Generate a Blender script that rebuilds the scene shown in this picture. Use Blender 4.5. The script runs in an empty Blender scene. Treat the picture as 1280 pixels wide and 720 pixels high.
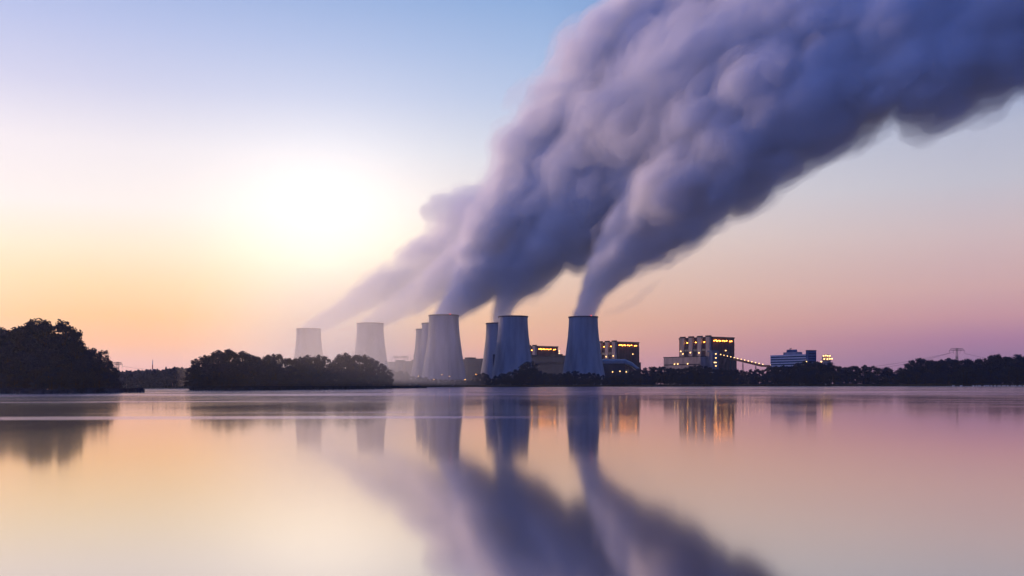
import bpy, math, random
import numpy as np
from mathutils import Matrix, Vector

rnd = random.Random(7)
C = bpy.context.scene.collection
S = bpy.context.scene
F = 1244.0          # focal length in pixels of the 1280 wide photograph
CAMH = 3.0
ROLL = 0.0026

# ------------------------------------------------------------------ camera
cd = bpy.data.cameras.new('camera')
cam = bpy.data.objects.new('camera', cd)
C.objects.link(cam)
cd.sensor_width = 36.0
cd.lens = F / 1280 * 36.0
cd.shift_y = (480.5 - 360) / 1280
cd.clip_start = 0.5
cd.clip_end = 60000
cam.matrix_world = Matrix.Translation((0, 0, CAMH)) @ Matrix.Rotation(math.radians(90), 4, 'X') @ Matrix.Rotation(-ROLL, 4, 'Z')
S.camera = cam

# ------------------------------------------------------------------ world
SUN_DIR = Vector(((410 - 640) / F, 1.0, (481 - 328) / F)).normalized()
# the low sun itself stands well left of the frame; SUN_DIR above is the bright patch of air seen in the picture
sun_el = math.radians(9.0)
sun_az = math.radians(-50.0)
LAMP_DIR = Vector((math.sin(sun_az) * math.cos(sun_el), math.cos(sun_az) * math.cos(sun_el), math.sin(sun_el)))


def lin(c):
    return tuple(((v / 255) / 12.92 if v / 255 <= 0.04045 else ((v / 255 + 0.055) / 1.055) ** 2.4) for v in c)


def sky_z(y):       # sine of the elevation seen at photograph row y (centre column)
    t = (480.5 - y) / F
    return t / math.sqrt(1 + t * t)


W = bpy.data.worlds.new('World')
S.world = W
W.use_nodes = True
nt = W.node_tree
nt.nodes.clear()
N = nt.nodes.new
L = nt.links.new
out = N('ShaderNodeOutputWorld')
tc = N('ShaderNodeTexCoord')
sep = N('ShaderNodeSeparateXYZ')
L(tc.outputs['Generated'], sep.inputs[0])


def math_node(op, a, b=None, c=None, clamp=False):
    n = N('ShaderNodeMath')
    n.operation = op
    n.use_clamp = clamp
    for i, v in enumerate((a, b, c)):
        if v is None:
            continue
        if isinstance(v, (int, float)):
            n.inputs[i].default_value = v
        else:
            L(v, n.inputs[i])
    return n.outputs[0]


def map_range(v, a, b, c=0.0, d=1.0, smooth=False):
    n = N('ShaderNodeMapRange')
    n.clamp = True
    if smooth:
        n.interpolation_type = 'SMOOTHSTEP'
    L(v, n.inputs[0])
    for i, x in enumerate((a, b, c, d)):
        n.inputs[i + 1].default_value = x
    return n.outputs[0]


def ramp(rows):
    n = N('ShaderNodeValToRGB')
    n.color_ramp.interpolation = 'EASE' if False else 'LINEAR'
    els = n.color_ramp.elements
    rows = sorted(rows)
    while len(els) < len(rows):
        els.new(0.5)
    for e, (p, c) in zip(els, rows):
        e.position = min(1, max(0, p))
        e.color = (*lin(c), 1)
    L(sep.outputs[2], n.inputs[0])
    return n.outputs[0]


def mixc(f, a, b, mode='MIX'):
    n = N('ShaderNodeMix')
    n.data_type = 'RGBA'
    n.blend_type = mode
    n.clamp_result = False
    if isinstance(f, (int, float)):
        n.inputs[0].default_value = f
    else:
        L(f, n.inputs[0])
    for k, v in ((6, a), (7, b)):
        if isinstance(v, tuple):
            n.inputs[k].default_value = (*v, 1)
        else:
            L(v, n.inputs[k])
    return n.outputs[2]


ZEN = [(0.48, (95, 145, 215)), (0.7, (60, 112, 200)), (1.0, (42, 88, 185))]
left = ramp([(0, (222, 150, 160)), (sky_z(455), (236, 172, 160)), (sky_z(430), (252, 174, 112)), (sky_z(400), (255, 186, 80)),
             (sky_z(360), (254, 212, 130)), (sky_z(320), (253, 232, 190)), (sky_z(270), (250, 240, 233)), (sky_z(200), (240, 233, 238)),
             (sky_z(130), (203, 206, 234)), (sky_z(60), (176, 190, 232)), (sky_z(0), (152, 176, 226))] + ZEN)
cent = ramp([(0, (205, 145, 160)), (sky_z(455), (222, 155, 158)), (sky_z(430), (238, 168, 138)), (sky_z(400), (242, 182, 138)),
             (sky_z(350), (244, 205, 172)), (sky_z(300), (243, 222, 205)), (sky_z(250), (238, 228, 225)), (sky_z(190), (215, 220, 233)),
             (sky_z(120), (182, 200, 232)), (sky_z(60), (158, 186, 228)), (sky_z(0), (135, 172, 222))] + ZEN)
right = ramp([(0, (140, 100, 145)), (sky_z(455), (152, 112, 152)), (sky_z(430), (182, 124, 156)), (sky_z(405), (214, 154, 158)),
              (sky_z(370), (228, 180, 170)), (sky_z(310), (222, 196, 194)), (sky_z(250), (205, 202, 212)), (sky_z(190), (190, 194, 214)),
              (sky_z(120), (140, 160, 205)), (sky_z(60), (90, 130, 190)), (sky_z(0), (60, 105, 175))] + ZEN)
back = ramp([(0, (50, 66, 130)), (0.1, (74, 88, 165)), (0.25, (70, 98, 190)), (0.5, (58, 100, 200)), (1.0, (42, 88, 185))])
hor = math_node('SQRT', math_node('ADD', math_node('MULTIPLY', sep.outputs[0], sep.outputs[0]), math_node('MULTIPLY', sep.outputs[1], sep.outputs[1])))
azs = math_node('DIVIDE', sep.outputs[0], math_node('MAXIMUM', hor, 1e-4))     # sine of the azimuth
f1 = map_range(azs, -0.40, 0.03)
f2 = map_range(azs, 0.03, 0.42)
sky = mixc(f1, left, cent)
sky = mixc(f2, sky, right)
fb = map_range(sep.outputs[1], 0.72, -0.15, 0, 1, True)
sky = mixc(fb, sky, back)
# glow of the air round the sun
dot = N('ShaderNodeVectorMath')
dot.operation = 'DOT_PRODUCT'
L(tc.outputs['Generated'], dot.inputs[0])
dot.inputs[1].default_value = SUN_DIR
ang = math_node('ARCCOSINE', math_node('MINIMUM', dot.outputs['Value'], 1.0))
g1 = math_node('EXPONENT', math_node('MULTIPLY', math_node('POWER', math_node('DIVIDE', ang, 0.12), 2.0), -1.0))
g2 = math_node('EXPONENT', math_node('MULTIPLY', math_node('DIVIDE', ang, 0.14), -1.0))
g3 = math_node('EXPONENT', math_node('MULTIPLY', math_node('POWER', math_node('DIVIDE', ang, 0.09), 2.0), -1.0))
sky = mixc(math_node('MULTIPLY', g3, 0.22), sky, (1.0, 0.93, 0.82), 'ADD')
sky = mixc(math_node('MULTIPLY', g1, 0.18), sky, (1.0, 0.90, 0.76), 'ADD')
sky = mixc(math_node('MULTIPLY', g2, 0.35), sky, (1.0, 0.84, 0.58), 'ADD')
bg1 = N('ShaderNodeBackground')
L(sky, bg1.inputs[0])
bg1.inputs[1].default_value = 0.95
nish = N('ShaderNodeTexSky')
nish.sky_type = 'NISHITA'
nish.sun_disc = False
nish.sun_elevation = sun_el
nish.sun_rotation = sun_az
nish.air_density = 1.0
nish.dust_density = 1.0
bg2 = N('ShaderNodeBackground')
L(nish.outputs[0], bg2.inputs[0])
bg2.inputs[1].default_value = 0.006
add = N('ShaderNodeAddShader')
L(bg1.outputs[0], add.inputs[0])
L(bg2.outputs[0], add.inputs[1])
L(add.outputs[0], out.inputs[0])

# ------------------------------------------------------------------ sun
sd = bpy.data.lights.new('sun', 'SUN')
sd.energy = 3.0
sd.angle = math.radians(0.6)
sd.color = (1.0, 0.66, 0.52)
sun = bpy.data.objects.new('sun', sd)
C.objects.link(sun)
sun.rotation_euler = LAMP_DIR.to_track_quat('Z', 'Y').to_euler()

S.view_settings.view_transform = 'Standard'
S.view_settings.look = 'None'
S.view_settings.exposure = 0
S.view_settings.gamma = 1
S.render.engine = 'CYCLES'
cy = S.cycles
cy.use_denoising = True
cy.max_bounces = 16
cy.diffuse_bounces = 2
cy.glossy_bounces = 2
cy.transmission_bounces = 2
cy.volume_bounces = 14
cy.transparent_max_bounces = 12
cy.sample_clamp_indirect = 3.0
cy.sample_clamp_direct = 8.0


# ------------------------------------------------------------------ helpers
def yh(px):
    return 480.5 - (px - 640) * ROLL


def at(px, y, D):
    """the point at distance D that the photograph shows at column px, row y"""
    return Vector(((px - 640) / F * D, D, CAMH + (yh(px) - y) / F * D))


def tag(o, label=None, cat=None, group=None, kind=None):
    if label: o['label'] = label
    if cat: o['category'] = cat
    if group: o['group'] = group
    if kind: o['kind'] = kind
    return o


def empty(name, loc=(0, 0, 0), rz=0.0):
    o = bpy.data.objects.new(name, None)
    C.objects.link(o)
    o.location = loc
    o.rotation_euler = (0, 0, rz)
    return o


def link(name, me, parent=None, loc=None):
    o = bpy.data.objects.new(name, me)
    C.objects.link(o)
    if parent is not None:
        o.parent = parent
    if loc is not None:
        o.location = loc
    return o


def copy_tree(o, parent=None):
    c = o.copy()
    C.objects.link(c)
    c.parent = parent
    for ch in list(o.children):
        copy_tree(ch, c)
    return c


class MB:
    def __init__(s):
        s.v = []
        s.f = []

    def add(s, vs, fs):
        b = len(s.v)
        s.v += [tuple(p) for p in vs]
        s.f += [tuple(b + i for i in f) for f in fs]
        return s

    def box(s, x0, x1, y0, y1, z0, z1):
        return s.add([(x0, y0, z0), (x1, y0, z0), (x1, y1, z0), (x0, y1, z0), (x0, y0, z1), (x1, y0, z1), (x1, y1, z1), (x0, y1, z1)],
                     [(0, 3, 2, 1), (4, 5, 6, 7), (0, 1, 5, 4), (1, 2, 6, 5), (2, 3, 7, 6), (3, 0, 4, 7)])

    def bar(s, a, b, r, n=5, r2=None):
        a = Vector(a); b = Vector(b)
        r2 = r if r2 is None else r2
        d = (b - a).normalized()
        u = d.orthogonal().normalized()
        w = d.cross(u)
        vs = []
        for p, q in ((a, r), (b, r2)):
            for k in range(n):
                t = 2 * math.pi * k / n
                vs.append(p + u * math.cos(t) * q + w * math.sin(t) * q)
        fs = [(k, (k + 1) % n, n + (k + 1) % n, n + k) for k in range(n)]
        fs += [tuple(range(n))[::-1], tuple(range(n, 2 * n))]
        return s.add(vs, fs)

    def lathe(s, prof, n=48, cx=0, cy=0, closed=False, rib=0.0):
        vs, fs = [], []
        for r, z in prof:
            for k in range(n):
                t = 2 * math.pi * k / n
                rr = r + (rib if (k % 4 == 0) else 0)
                vs.append((cx + rr * math.cos(t), cy + rr * math.sin(t), z))
        m = len(prof)
        for i in range(m - 1 + (1 if closed else 0)):
            j = (i + 1) % m
            for k in range(n):
                k2 = (k + 1) % n
                fs.append((i * n + k, i * n + k2, j * n + k2, j * n + k))
        if not closed:
            if prof[0][0] > 0.01: fs.append(tuple(range(n))[::-1])
            if prof[-1][0] > 0.01: fs.append(tuple((m - 1) * n + k for k in range(n)))
        return s.add(vs, fs)

    def mesh(s, name, mat, smooth=False):
        me = bpy.data.meshes.new(name)
        me.from_pydata(s.v, [], s.f)
        me.update()
        if mat: me.materials.append(mat)
        if smooth:
            me.polygons.foreach_set('use_smooth', [True] * len(me.polygons))
        return me

    def build(s, name, mat, parent=None, loc=None, smooth=False):
        return link(name, s.mesh(name, mat, smooth), parent, loc)


# ------------------------------------------------------------------ materials
def material(name, col, rough=0.8, var=0.25, scale=0.05, metallic=0.0, stretch=None, col2=None, detail=5.0):
    m = bpy.data.materials.new(name)
    m.use_nodes = True
    t = m.node_tree
    p = t.nodes['Principled BSDF']
    p.inputs['Roughness'].default_value = rough
    p.inputs['Metallic'].default_value = metallic
    p.inputs['Specular IOR Level'].default_value = 0.03
    tcn = t.nodes.new('ShaderNodeTexCoord')
    mp = t.nodes.new('ShaderNodeMapping')
    if stretch: mp.inputs['Scale'].default_value = stretch
    nz = t.nodes.new('ShaderNodeTexNoise')
    nz.inputs['Scale'].default_value = scale
    nz.inputs['Detail'].default_value = detail
    cr = t.nodes.new('ShaderNodeValToRGB')
    c2 = col2 or tuple(c * (1 - var) for c in col)
    cr.color_ramp.elements[0].position = 0.35
    cr.color_ramp.elements[1].position = 0.68
    cr.color_ramp.elements[0].color = (*c2, 1)
    cr.color_ramp.elements[1].color = (*[c * (1 + var * .5) for c in col], 1)
    t.links.new(tcn.outputs['Object'], mp.inputs[0])
    t.links.new(mp.outputs[0], nz.inputs['Vector'])
    t.links.new(nz.outputs['Fac'], cr.inputs[0])
    t.links.new(cr.outputs[0], p.inputs['Base Color'])
    return m


def emitter(name, col, strength):
    m = bpy.data.materials.new(name)
    m.use_nodes = True
    p = m.node_tree.nodes['Principled BSDF']
    p.inputs['Base Color'].default_value = (*col, 1)
    p.inputs['Emission Color'].default_value = (*col, 1)
    p.inputs['Emission Strength'].default_value = strength
    return m


M = {}
M['concrete'] = material('tower_concrete', (0.36, 0.36, 0.37), 0.9, 0.38, 0.07, stretch=(1, 1, 0.10))
M['rim'] = material('rim_concrete', (0.14, 0.13, 0.14), 0.9)
M['strut'] = material('strut_concrete', (0.22, 0.22, 0.22), 0.9)
M['steel'] = material('galvanised_steel', (0.13, 0.13, 0.14), 0.5, metallic=0.3)
M['pale_clad'] = material('pale_cladding', (0.44, 0.37, 0.38), 0.7, 0.3, 0.12, stretch=(1, 1, .3))
M['boiler_clad'] = material('boiler_cladding', (0.10, 0.055, 0.055), 0.6, 0.45, 0.08, stretch=(2, 2, .4))
M['red_clad'] = material('red_brown_cladding', (0.22, 0.12, 0.11), 0.7, 0.4, 0.1, stretch=(1, 1, .3))
M['hall_clad'] = material('hall_cladding', (0.022, 0.034, 0.075), 0.6, 0.3, 0.04, stretch=(2, 2, .2))
M['blue_clad'] = material('blue_cladding', (0.10, 0.15, 0.27), 0.6, 0.25, 0.1)
M['dark'] = material('dark_opening', (0.025, 0.025, 0.035), 0.4)
M['roof'] = material('bitumen_roof', (0.06, 0.06, 0.065), 0.9)
M['duct'] = material('duct_metal', (0.22, 0.26, 0.33), 0.45, metallic=0.3)
M['office'] = material('office_panels', (0.86, 0.76, 0.74), 0.7, 0.12, 0.2)
M['glass'] = material('window_glass', (0.04, 0.045, 0.07), 0.15, 0.3, 0.3)
M['bark'] = material('bark', (0.05, 0.04, 0.03), 0.9, 0.4, 1.5)
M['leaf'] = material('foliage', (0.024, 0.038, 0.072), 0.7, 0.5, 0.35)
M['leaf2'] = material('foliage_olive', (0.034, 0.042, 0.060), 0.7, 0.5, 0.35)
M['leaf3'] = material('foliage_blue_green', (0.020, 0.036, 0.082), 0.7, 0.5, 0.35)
M['reed'] = material('reeds', (0.11, 0.085, 0.035), 0.9, 0.5, 0.02, stretch=(1, 1, 1))
M['soil'] = material('soil_and_grass', (0.05, 0.05, 0.03), 0.95, 0.4, 0.02)
M['lamp'] = emitter('lamp_glow', (1.0, 0.40, 0.08), 12)
M['lampw'] = emitter('lamp_glow_pale', (1.0, 0.58, 0.20), 4.5)
M['flood'] = emitter('floodlight_glow', (1.0, 0.33, 0.04), 20)
M['beacon'] = emitter('beacon_glow', (1.0, 0.08, 0.05), 5)
M['feather'] = material('white_feathers', (0.8, 0.8, 0.8), 0.8, 0.1)
M['white'] = material('white_paint', (0.7, 0.7, 0.7), 0.6, 0.1)
M['red'] = material('red_paint', (0.45, 0.08, 0.06), 0.6, 0.1)


# ------------------------------------------------------------------ lake, land
def water_material():
    m = bpy.data.materials.new('lake_water')
    m.use_nodes = True
    t = m.node_tree
    t.nodes.clear()
    n = t.nodes.new
    l = t.links.new
    o = n('ShaderNodeOutputMaterial')
    ge = n('ShaderNodeNewGeometry')
    sp = n('ShaderNodeSeparateXYZ')
    l(ge.outputs['Position'], sp.inputs[0])

    def mr(v, a, b, c, d, sm=True):
        k = n('ShaderNodeMapRange')
        if sm: k.interpolation_type = 'SMOOTHSTEP'
        l(v, k.inputs[0])
        for i, x in enumerate((a, b, c, d)):
            k.inputs[i + 1].default_value = x
        return k.outputs[0]

    def noise(sx, sy, detail, off=0):
        mp = n('ShaderNodeMapping')
        mp.inputs['Scale'].default_value = (sx, sy, 1)
        mp.inputs['Location'].default_value = (off, off, 0)
        l(ge.outputs['Position'], mp.inputs[0])
        nz = n('ShaderNodeTexNoise')
        nz.inputs['Scale'].default_value = 1
        nz.inputs['Detail'].default_value = detail
        l(mp.outputs[0], nz.inputs['Vector'])
        return nz.outputs['Fac']

    def mth(op, a, b, clamp=False):
        k = n('ShaderNodeMath')
        k.operation = op
        k.use_clamp = clamp
        for i, v in enumerate((a, b)):
            if isinstance(v, (int, float)): k.inputs[i].default_value = v
            else: l(v, k.inputs[i])
        return k.outputs[0]
    # a ruffled belt of water under the far shores, with long wind lanes in it
    belt = mr(sp.outputs[1], 130, 330, 0.0, 1.0)
    lanes = mr(noise(0.004, 0.022, 3), 0.42, 0.62, 0.0, 1.0)
    thin = mr(noise(0.006, 0.06, 2, 31.7), 0.56, 0.68, 0.0, 1.0)
    ruff = mth('MULTIPLY', belt, mth('ADD', mth('MULTIPLY', lanes, 0.65), 0.30), True)
    near = mth('MULTIPLY', mr(sp.outputs[1], 30, 60, 0.0, 1.0), mth('MULTIPLY', thin, 1.0))
    ruff = mth('MAXIMUM', ruff, near)
    g1 = n('ShaderNodeBsdfAnisotropic')
    g1.distribution = 'GGX'
    g1.inputs['Color'].default_value = (1.0, 0.95, 0.88, 1)
    l(mth('ADD', mr(noise(0.05, 0.02, 2, 9.1), 0.3, 0.7, 0.055, 0.085), 0.0), g1.inputs['Roughness'])
    g2 = n('ShaderNodeBsdfAnisotropic')
    g2.distribution = 'GGX'
    g2.inputs['Color'].default_value = (0.90, 0.76, 0.92, 1)
    g2.inputs['Roughness'].default_value = 0.2
    mx = n('ShaderNodeMixShader')
    l(mth('ADD', mth('MULTIPLY', ruff, 0.62), 0.06), mx.inputs[0])
    l(g1.outputs[0], mx.inputs[1])
    l(g2.outputs[0], mx.inputs[2])
    body = n('ShaderNodeBsdfDiffuse')
    body.inputs['Color'].default_value = (0.02, 0.024, 0.045, 1)
    lw = n('ShaderNodeLayerWeight')
    lw.inputs['Blend'].default_value = 0.5
    fr = mth('ADD', mth('MULTIPLY', mth('POWER', lw.outputs['Facing'], 4.0), 0.42), 0.54)
    m2 = n('ShaderNodeMixShader')
    l(fr, m2.inputs[0])
    l(body.outputs[0], m2.inputs[1])
    l(mx.outputs[0], m2.inputs[2])
    l(m2.outputs[0], o.inputs[0])
    return m


M['water'] = water_material()
GX = 8800
MB().add([(-GX, -150, 0), (GX, -150, 0), (GX, GX, 0), (-GX, GX, 0)], [(0, 1, 2, 3)]).build('lake_water', M['water'])
tag(bpy.data.objects['lake_water'], kind='structure')


def land(name, pts, top=0.5, bank=1.5):
    """a low land with a sloping bank; pts run counter-clockwise round its edge"""
    mb = MB()
    n = len(pts)
    c = Vector((sum(p[0] for p in pts) / n, sum(p[1] for p in pts) / n, 0))
    vs = []
    for p in pts:
        vs.append((p[0], p[1], -0.6))
    for p in pts:
        d = (c - Vector((p[0], p[1], 0))).normalized()
        vs.append((p[0] + d.x * bank, p[1] + d.y * bank, top))
    fs = [(i, (i + 1) % n, n + (i + 1) % n, n + i) for i in range(n)]
    fs.append(tuple(range(n, 2 * n)))
    o = mb.add(vs, fs).build(name, M['soil'])
    tag(o, kind='structure')
    return o


def gx(px, D):
    return (px - 640) / F * D


shore = [(-900, 1150), (140, 935), (250, 935), (470, 1100), (500, 1235), (700, 1250), (900, 1250), (1040, 1200), (1120, 1130), (1280, 1090), (1500, 1040), (2300, 950)]
shore_xy = [(gx(a, b), b) for a, b in shore]
# wiggle the waterline
wig = []
for (a, b), (c, d) in zip(shore_xy, shore_xy[1:]):
    k = max(2, int(math.hypot(c - a, d - b) / 25))
    for i in range(k):
        wig.append((a + (c - a) * i / k, b + (d - b) * i / k + rnd.uniform(-4, 4)))
land('ground', [(-GX, 1200)] + wig + [(GX, 950), (GX, GX - 50), (-GX, GX - 50)], top=0.5, bank=3)

left_isle = [(-330, 402), (-232, 405), (gx(60, 413), 413), (gx(140, 417), 417), (gx(176, 421), 421), (gx(176, 431), 431), (gx(150, 450), 450), (gx(120, 520), 520), (-300, 560), (-420, 480)]
land('island_ground', left_isle, 0.6)
mid_isle = [(gx(236, 590), 592), (gx(300, 585), 585), (gx(360, 610), 612), (gx(440, 700), 700), (gx(533, 850), 850), (gx(528, 868), 868), (gx(455, 900), 900), (gx(330, 800), 800), (gx(240, 660), 660)]
land('island_ground', mid_isle, 0.6)


# ------------------------------------------------------------------ cooling towers
def tower_profile(t):     # t = 0 top .. 1 base -> radius
    ts = [0, .12, .28, .55, .85, 1.0]
    rs = [23.2, 23.6, 25.0, 28.9, 34.6, 37.9]
    return float(np.interp(t, ts, rs))


H = 113.0
g = MB()
prof = []
for i in range(33):
    t = i / 32
    z = 9 + (H - 9) * (1 - t)
    prof.append((tower_profile(t * (H - 9) / H), z))
prof_in = [(r - 0.9, z) for r, z in reversed(prof)]
ME_SHELL = MB().lathe(prof + prof_in, 192, closed=True, rib=0.22).mesh('shell', M['concrete'], True)
ME_RIM = MB().lathe([(22.4, H - 1.2), (24.3, H - 1.2), (24.5, H + 0.9), (22.4, H + 0.9)], 96, closed=True).mesh('rim', M['rim'])
mb = MB()
for k in range(36):
    a0 = 2 * math.pi * k / 36
    for s in (-1, 1):
        a1 = a0 + s * math.pi / 36
        mb.bar((38.2 * math.cos(a1), 38.2 * math.sin(a1), 0.3), (36.4 * math.cos(a0), 36.4 * math.sin(a0), 9.5), 0.45, 5)
ME_STRUT = mb.mesh('support_columns', M['strut'])
ME_BASIN = MB().lathe([(40, 0.2), (41, 0.2), (41, 2.2), (40.4, 2.2)], 72, closed=True).mesh('basin', M['strut'])
ME_BEACON = MB().lathe([(0.01, 0), (0.5, 0.1), (0.6, .8), (0.3, 1.3), (0.01, 1.4)], 10).mesh('beacon', M['beacon'])

towers = [
    ('pale grey cooling tower washed in sun glow, the leftmost, rising behind the wooded island', 386, 410.9, 1955, 0),
    ('hazy grey cooling tower at the right end of the wooded island, second from the left', 463, 404.0, 1782, 0),
    ('farthest cooling tower, only its slim left edge showing beside two nearer ones', 535, 411.3, 1975, 0),
    ('cooling tower mostly hidden just behind the left side of the big central tower', 544, 404.0, 1785, 0),
    ('large central cooling tower in front of two others, a red light on its rim', 555, 394.0, 1579, 1),
    ('steaming cooling tower half hidden behind its darker neighbour with a tall dark shaft beside it', 624.3, 404.0, 1789, 0),
    ('dark blue cooling tower without steam of its own, in front of the steaming one', 641.6, 395.4, 1608, 0),
    ('rightmost dark blue cooling tower, alone, with its own steep plume of steam', 729.3, 395.9, 1619, 1)]
TW = []
for lab, px, ytop, D, red in towers:
    p = at(px, ytop, D)
    r = empty('cooling_tower', (p.x, p.y, 0.5), rnd.uniform(0, 6))
    r.scale = (1, 1, (p.z - 0.5) / (H + 0.9))
    tag(r, lab, 'cooling tower', 'cooling towers of the power station')
    link('shell', ME_SHELL, r)
    link('rim', ME_RIM, r)
    link('support_columns', ME_STRUT, r)
    link('basin', ME_BASIN, r)
    if red:
        a = -math.pi / 2 + 0.5 - r.rotation_euler.z
        link('beacon', ME_BEACON, r, (23.6 * math.cos(a), 23.6 * math.sin(a), H + 0.9))
    TW.append((p, r))


# ------------------------------------------------------------------ steam
def steam_material(name, dens, g_, col):
    m = bpy.data.materials.new(name)
    m.use_nodes = True
    t = m.node_tree
    t.nodes.clear()
    o = t.nodes.new('ShaderNodeOutputMaterial')
    v = t.nodes.new('ShaderNodeVolumeScatter')
    v.inputs['Color'].default_value = (*col, 1)
    v.inputs['Density'].default_value = dens
    v.inputs['Anisotropy'].default_value = g_
    t.links.new(v.outputs[0], o.inputs['Volume'])
    return m


def value_noise(P, seed):
    """smooth 3D value noise in -1..1 at points P (n,3)"""
    rng = np.random.RandomState(seed)
    T = rng.uniform(-1, 1, (32, 32, 32)).astype(np.float32)
    i = np.floor(P).astype(np.int32)
    f = (P - i).astype(np.float32)
    f = f * f * f * (f * (f * 6 - 15) + 10)
    i &= 31
    j = (i + 1) & 31
    x0, y0, z0 = i[:, 0], i[:, 1], i[:, 2]
    x1, y1, z1 = j[:, 0], j[:, 1], j[:, 2]
    fx, fy, fz = f[:, 0], f[:, 1], f[:, 2]
    a = T[x0, y0, z0] * (1 - fx) + T[x1, y0, z0] * fx
    b = T[x0, y1, z0] * (1 - fx) + T[x1, y1, z0] * fx
    c = T[x0, y0, z1] * (1 - fx) + T[x1, y0, z1] * fx
    d = T[x0, y1, z1] * (1 - fx) + T[x1, y1, z1] * fx
    return (a * (1 - fy) + b * fy) * (1 - fz) + (c * (1 - fy) + d * fy) * fz


def billow(P, seed):
    """round puffs: inverted cell noise, -1..1"""
    rng = np.random.RandomState(seed)
    T = rng.uniform(0.1, 0.9, (16, 16, 16, 3)).astype(np.float32)
    i = np.floor(P).astype(np.int32)
    best = np.full(len(P), 9.0, np.float32)
    for dx in (-1, 0, 1):
        for dy in (-1, 0, 1):
            for dz in (-1, 0, 1):
                q = i + np.array([dx, dy, dz])
                k = q & 15
                c = q + T[k[:, 0], k[:, 1], k[:, 2]]
                d = ((P - c) ** 2).sum(1)
                np.minimum(best, d.astype(np.float32), out=best)
    return 1.0 - 2.0 * np.clip(best, 0, 1)


def plume(path, label, shells, seed, vox=5.0, lumps=(), amp=0.34, fine=1.0, mouth=True):
    """path: (px, y, D, radius in px); shells: (offset as a share of the radius, material)"""
    import openvdb
    pts = np.array([[*at(a, b, d)] for a, b, d, r in path])
    rad = np.array([r / F * d for a, b, d, r in path])
    segs = [(pts[i], pts[i + 1], rad[i], rad[i + 1]) for i in range(len(pts) - 1)]
    for a, b, d, r in lumps:
        q = np.array([*at(a, b, d)])
        segs.append((q, q + np.array([1.0, 0, 0]), r / F * d, r / F * d))
    lo = (pts - rad[:, None] * 1.5).min(0) - 12
    hi = (pts + rad[:, None] * 1.5).max(0) + 12
    if mouth: lo[2] = max(lo[2], pts[0][2] - 9)
    n = ((hi - lo) / vox).astype(int) + 1
    X, Y, Z = np.meshgrid(*[np.arange(k) for k in n], indexing='ij')
    P = np.stack([X.ravel(), Y.ravel(), Z.ravel()], 1).astype(np.float32) * vox + lo.astype(np.float32)
    best = np.full(len(P), -1e9, np.float32)
    rr = np.full(len(P), 10.0, np.float32)
    for a, b, ra, rb in segs:
        ab = b - a
        t = np.clip(((P - a) @ ab) / (ab @ ab), 0, 1)
        r = ra + (rb - ra) * t
        d = r - np.sqrt((((P - a) - t[:, None] * ab) ** 2).sum(1))
        k = d / r
        s = k > best
        best[s] = k[s]
        rr[s] = r[s]
    near = best > -1.3
    Q = P[near].astype(np.float64)
    R = rr[near]
    warp = np.stack([value_noise(Q / 90 + 11, seed + 1), value_noise(Q / 90 + 5, seed + 2), value_noise(Q / 90 + 3, seed + 3)], 1) * 16
    ax = np.array([.78, -.12, .61])
    Qw = Q + warp
    Qw = Qw - (Qw @ ax)[:, None] * ax * .38        # puffs drawn out along the wind
    big = billow(Qw / 95, seed + 4)
    mid = billow(Qw / 46 + 7.3, seed + 5)
    sml = billow(Qw / 23 + 2.1, seed + 6)
    tiny = value_noise(Q / 13, seed + 7) + 0.5 * value_noise(Q / 7, seed + 8)
    far = np.clip((R - 24) / 40, 0, 1)          # the steam is still smooth at the tower's mouth
    nz = far * (31 * (big - .3) + 25 * (mid - .3)) + (0.3 + 0.7 * far) * (9 * (sml - .25) + 3.6 * tiny * fine)
    fld = best[near] * R + nz * (amp / 0.34)
    full = np.full(len(P), -60.0, np.float32)
    full[near] = fld
    # trim to the mouth
    if mouth: full[P[:, 2] < pts[0][2] - 6] = -60
    full = full.reshape(n)
    full[0, :, :] = full[-1, :, :] = full[:, 0, :] = full[:, -1, :] = full[:, :, 0] = full[:, :, -1] = -30
    Rr = rr.reshape(n)
    root = None
    for k, (off, mat, nm) in enumerate(shells):
        arr = -(full - off * Rr)
        gr = openvdb.FloatGrid(60.0)
        gr.copyFromArray(np.ascontiguousarray(arr, dtype=np.float32))
        p, t_, q = gr.convertToPolygons(0.0, 0.0)
        p = np.asarray(p, dtype=np.float32) * vox + lo.astype(np.float32)
        q = np.asarray(q)
        me = bpy.data.meshes.new(nm)
        me.from_pydata(p.tolist(), [], q.tolist())
        me.update()
        me.materials.append(mat)
        me.polygons.foreach_set('use_smooth', [True] * len(me.polygons))
        o = link(nm, me, root)
        if root is None:
            root = o
            tag(o, label, 'steam plume', 'steam plumes from the cooling towers')
    return root


V_OUT = steam_material('steam_veil', 0.020, 0.15, (0.998, 0.995, 0.998))
V_IN = steam_material('steam_body', 0.065, 0.1, (0.988, 0.988, 0.997))
V_FRINGE = steam_material('steam_fringe', 0.007, 0.3, (0.998, 0.995, 0.998))
V_THIN = steam_material('steam_thin', 0.009, 0.40, (0.998, 0.995, 0.995))
V_THIN2 = steam_material('steam_thin_body', 0.017, 0.35, (0.996, 0.994, 0.996))
V_IN_SHADE = steam_material('steam_body_painted_shade', 0.060, 0.1, (0.86, 0.925, 0.995))  # shade of the right plume put into a dimmer, bluer scatter colour
SH_SHADE = [(-0.10, V_FRINGE, 'steam_plume'), (0.06, V_OUT, 'steam_veil'), (0.22, V_IN_SHADE, 'steam_core')]
SH = [(-0.10, V_FRINGE, 'steam_plume'), (0.06, V_OUT, 'steam_veil'), (0.26, V_IN, 'steam_core')]
SHT = [(0.0, V_THIN, 'steam_plume'), (0.22, V_THIN2, 'steam_core')]

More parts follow.
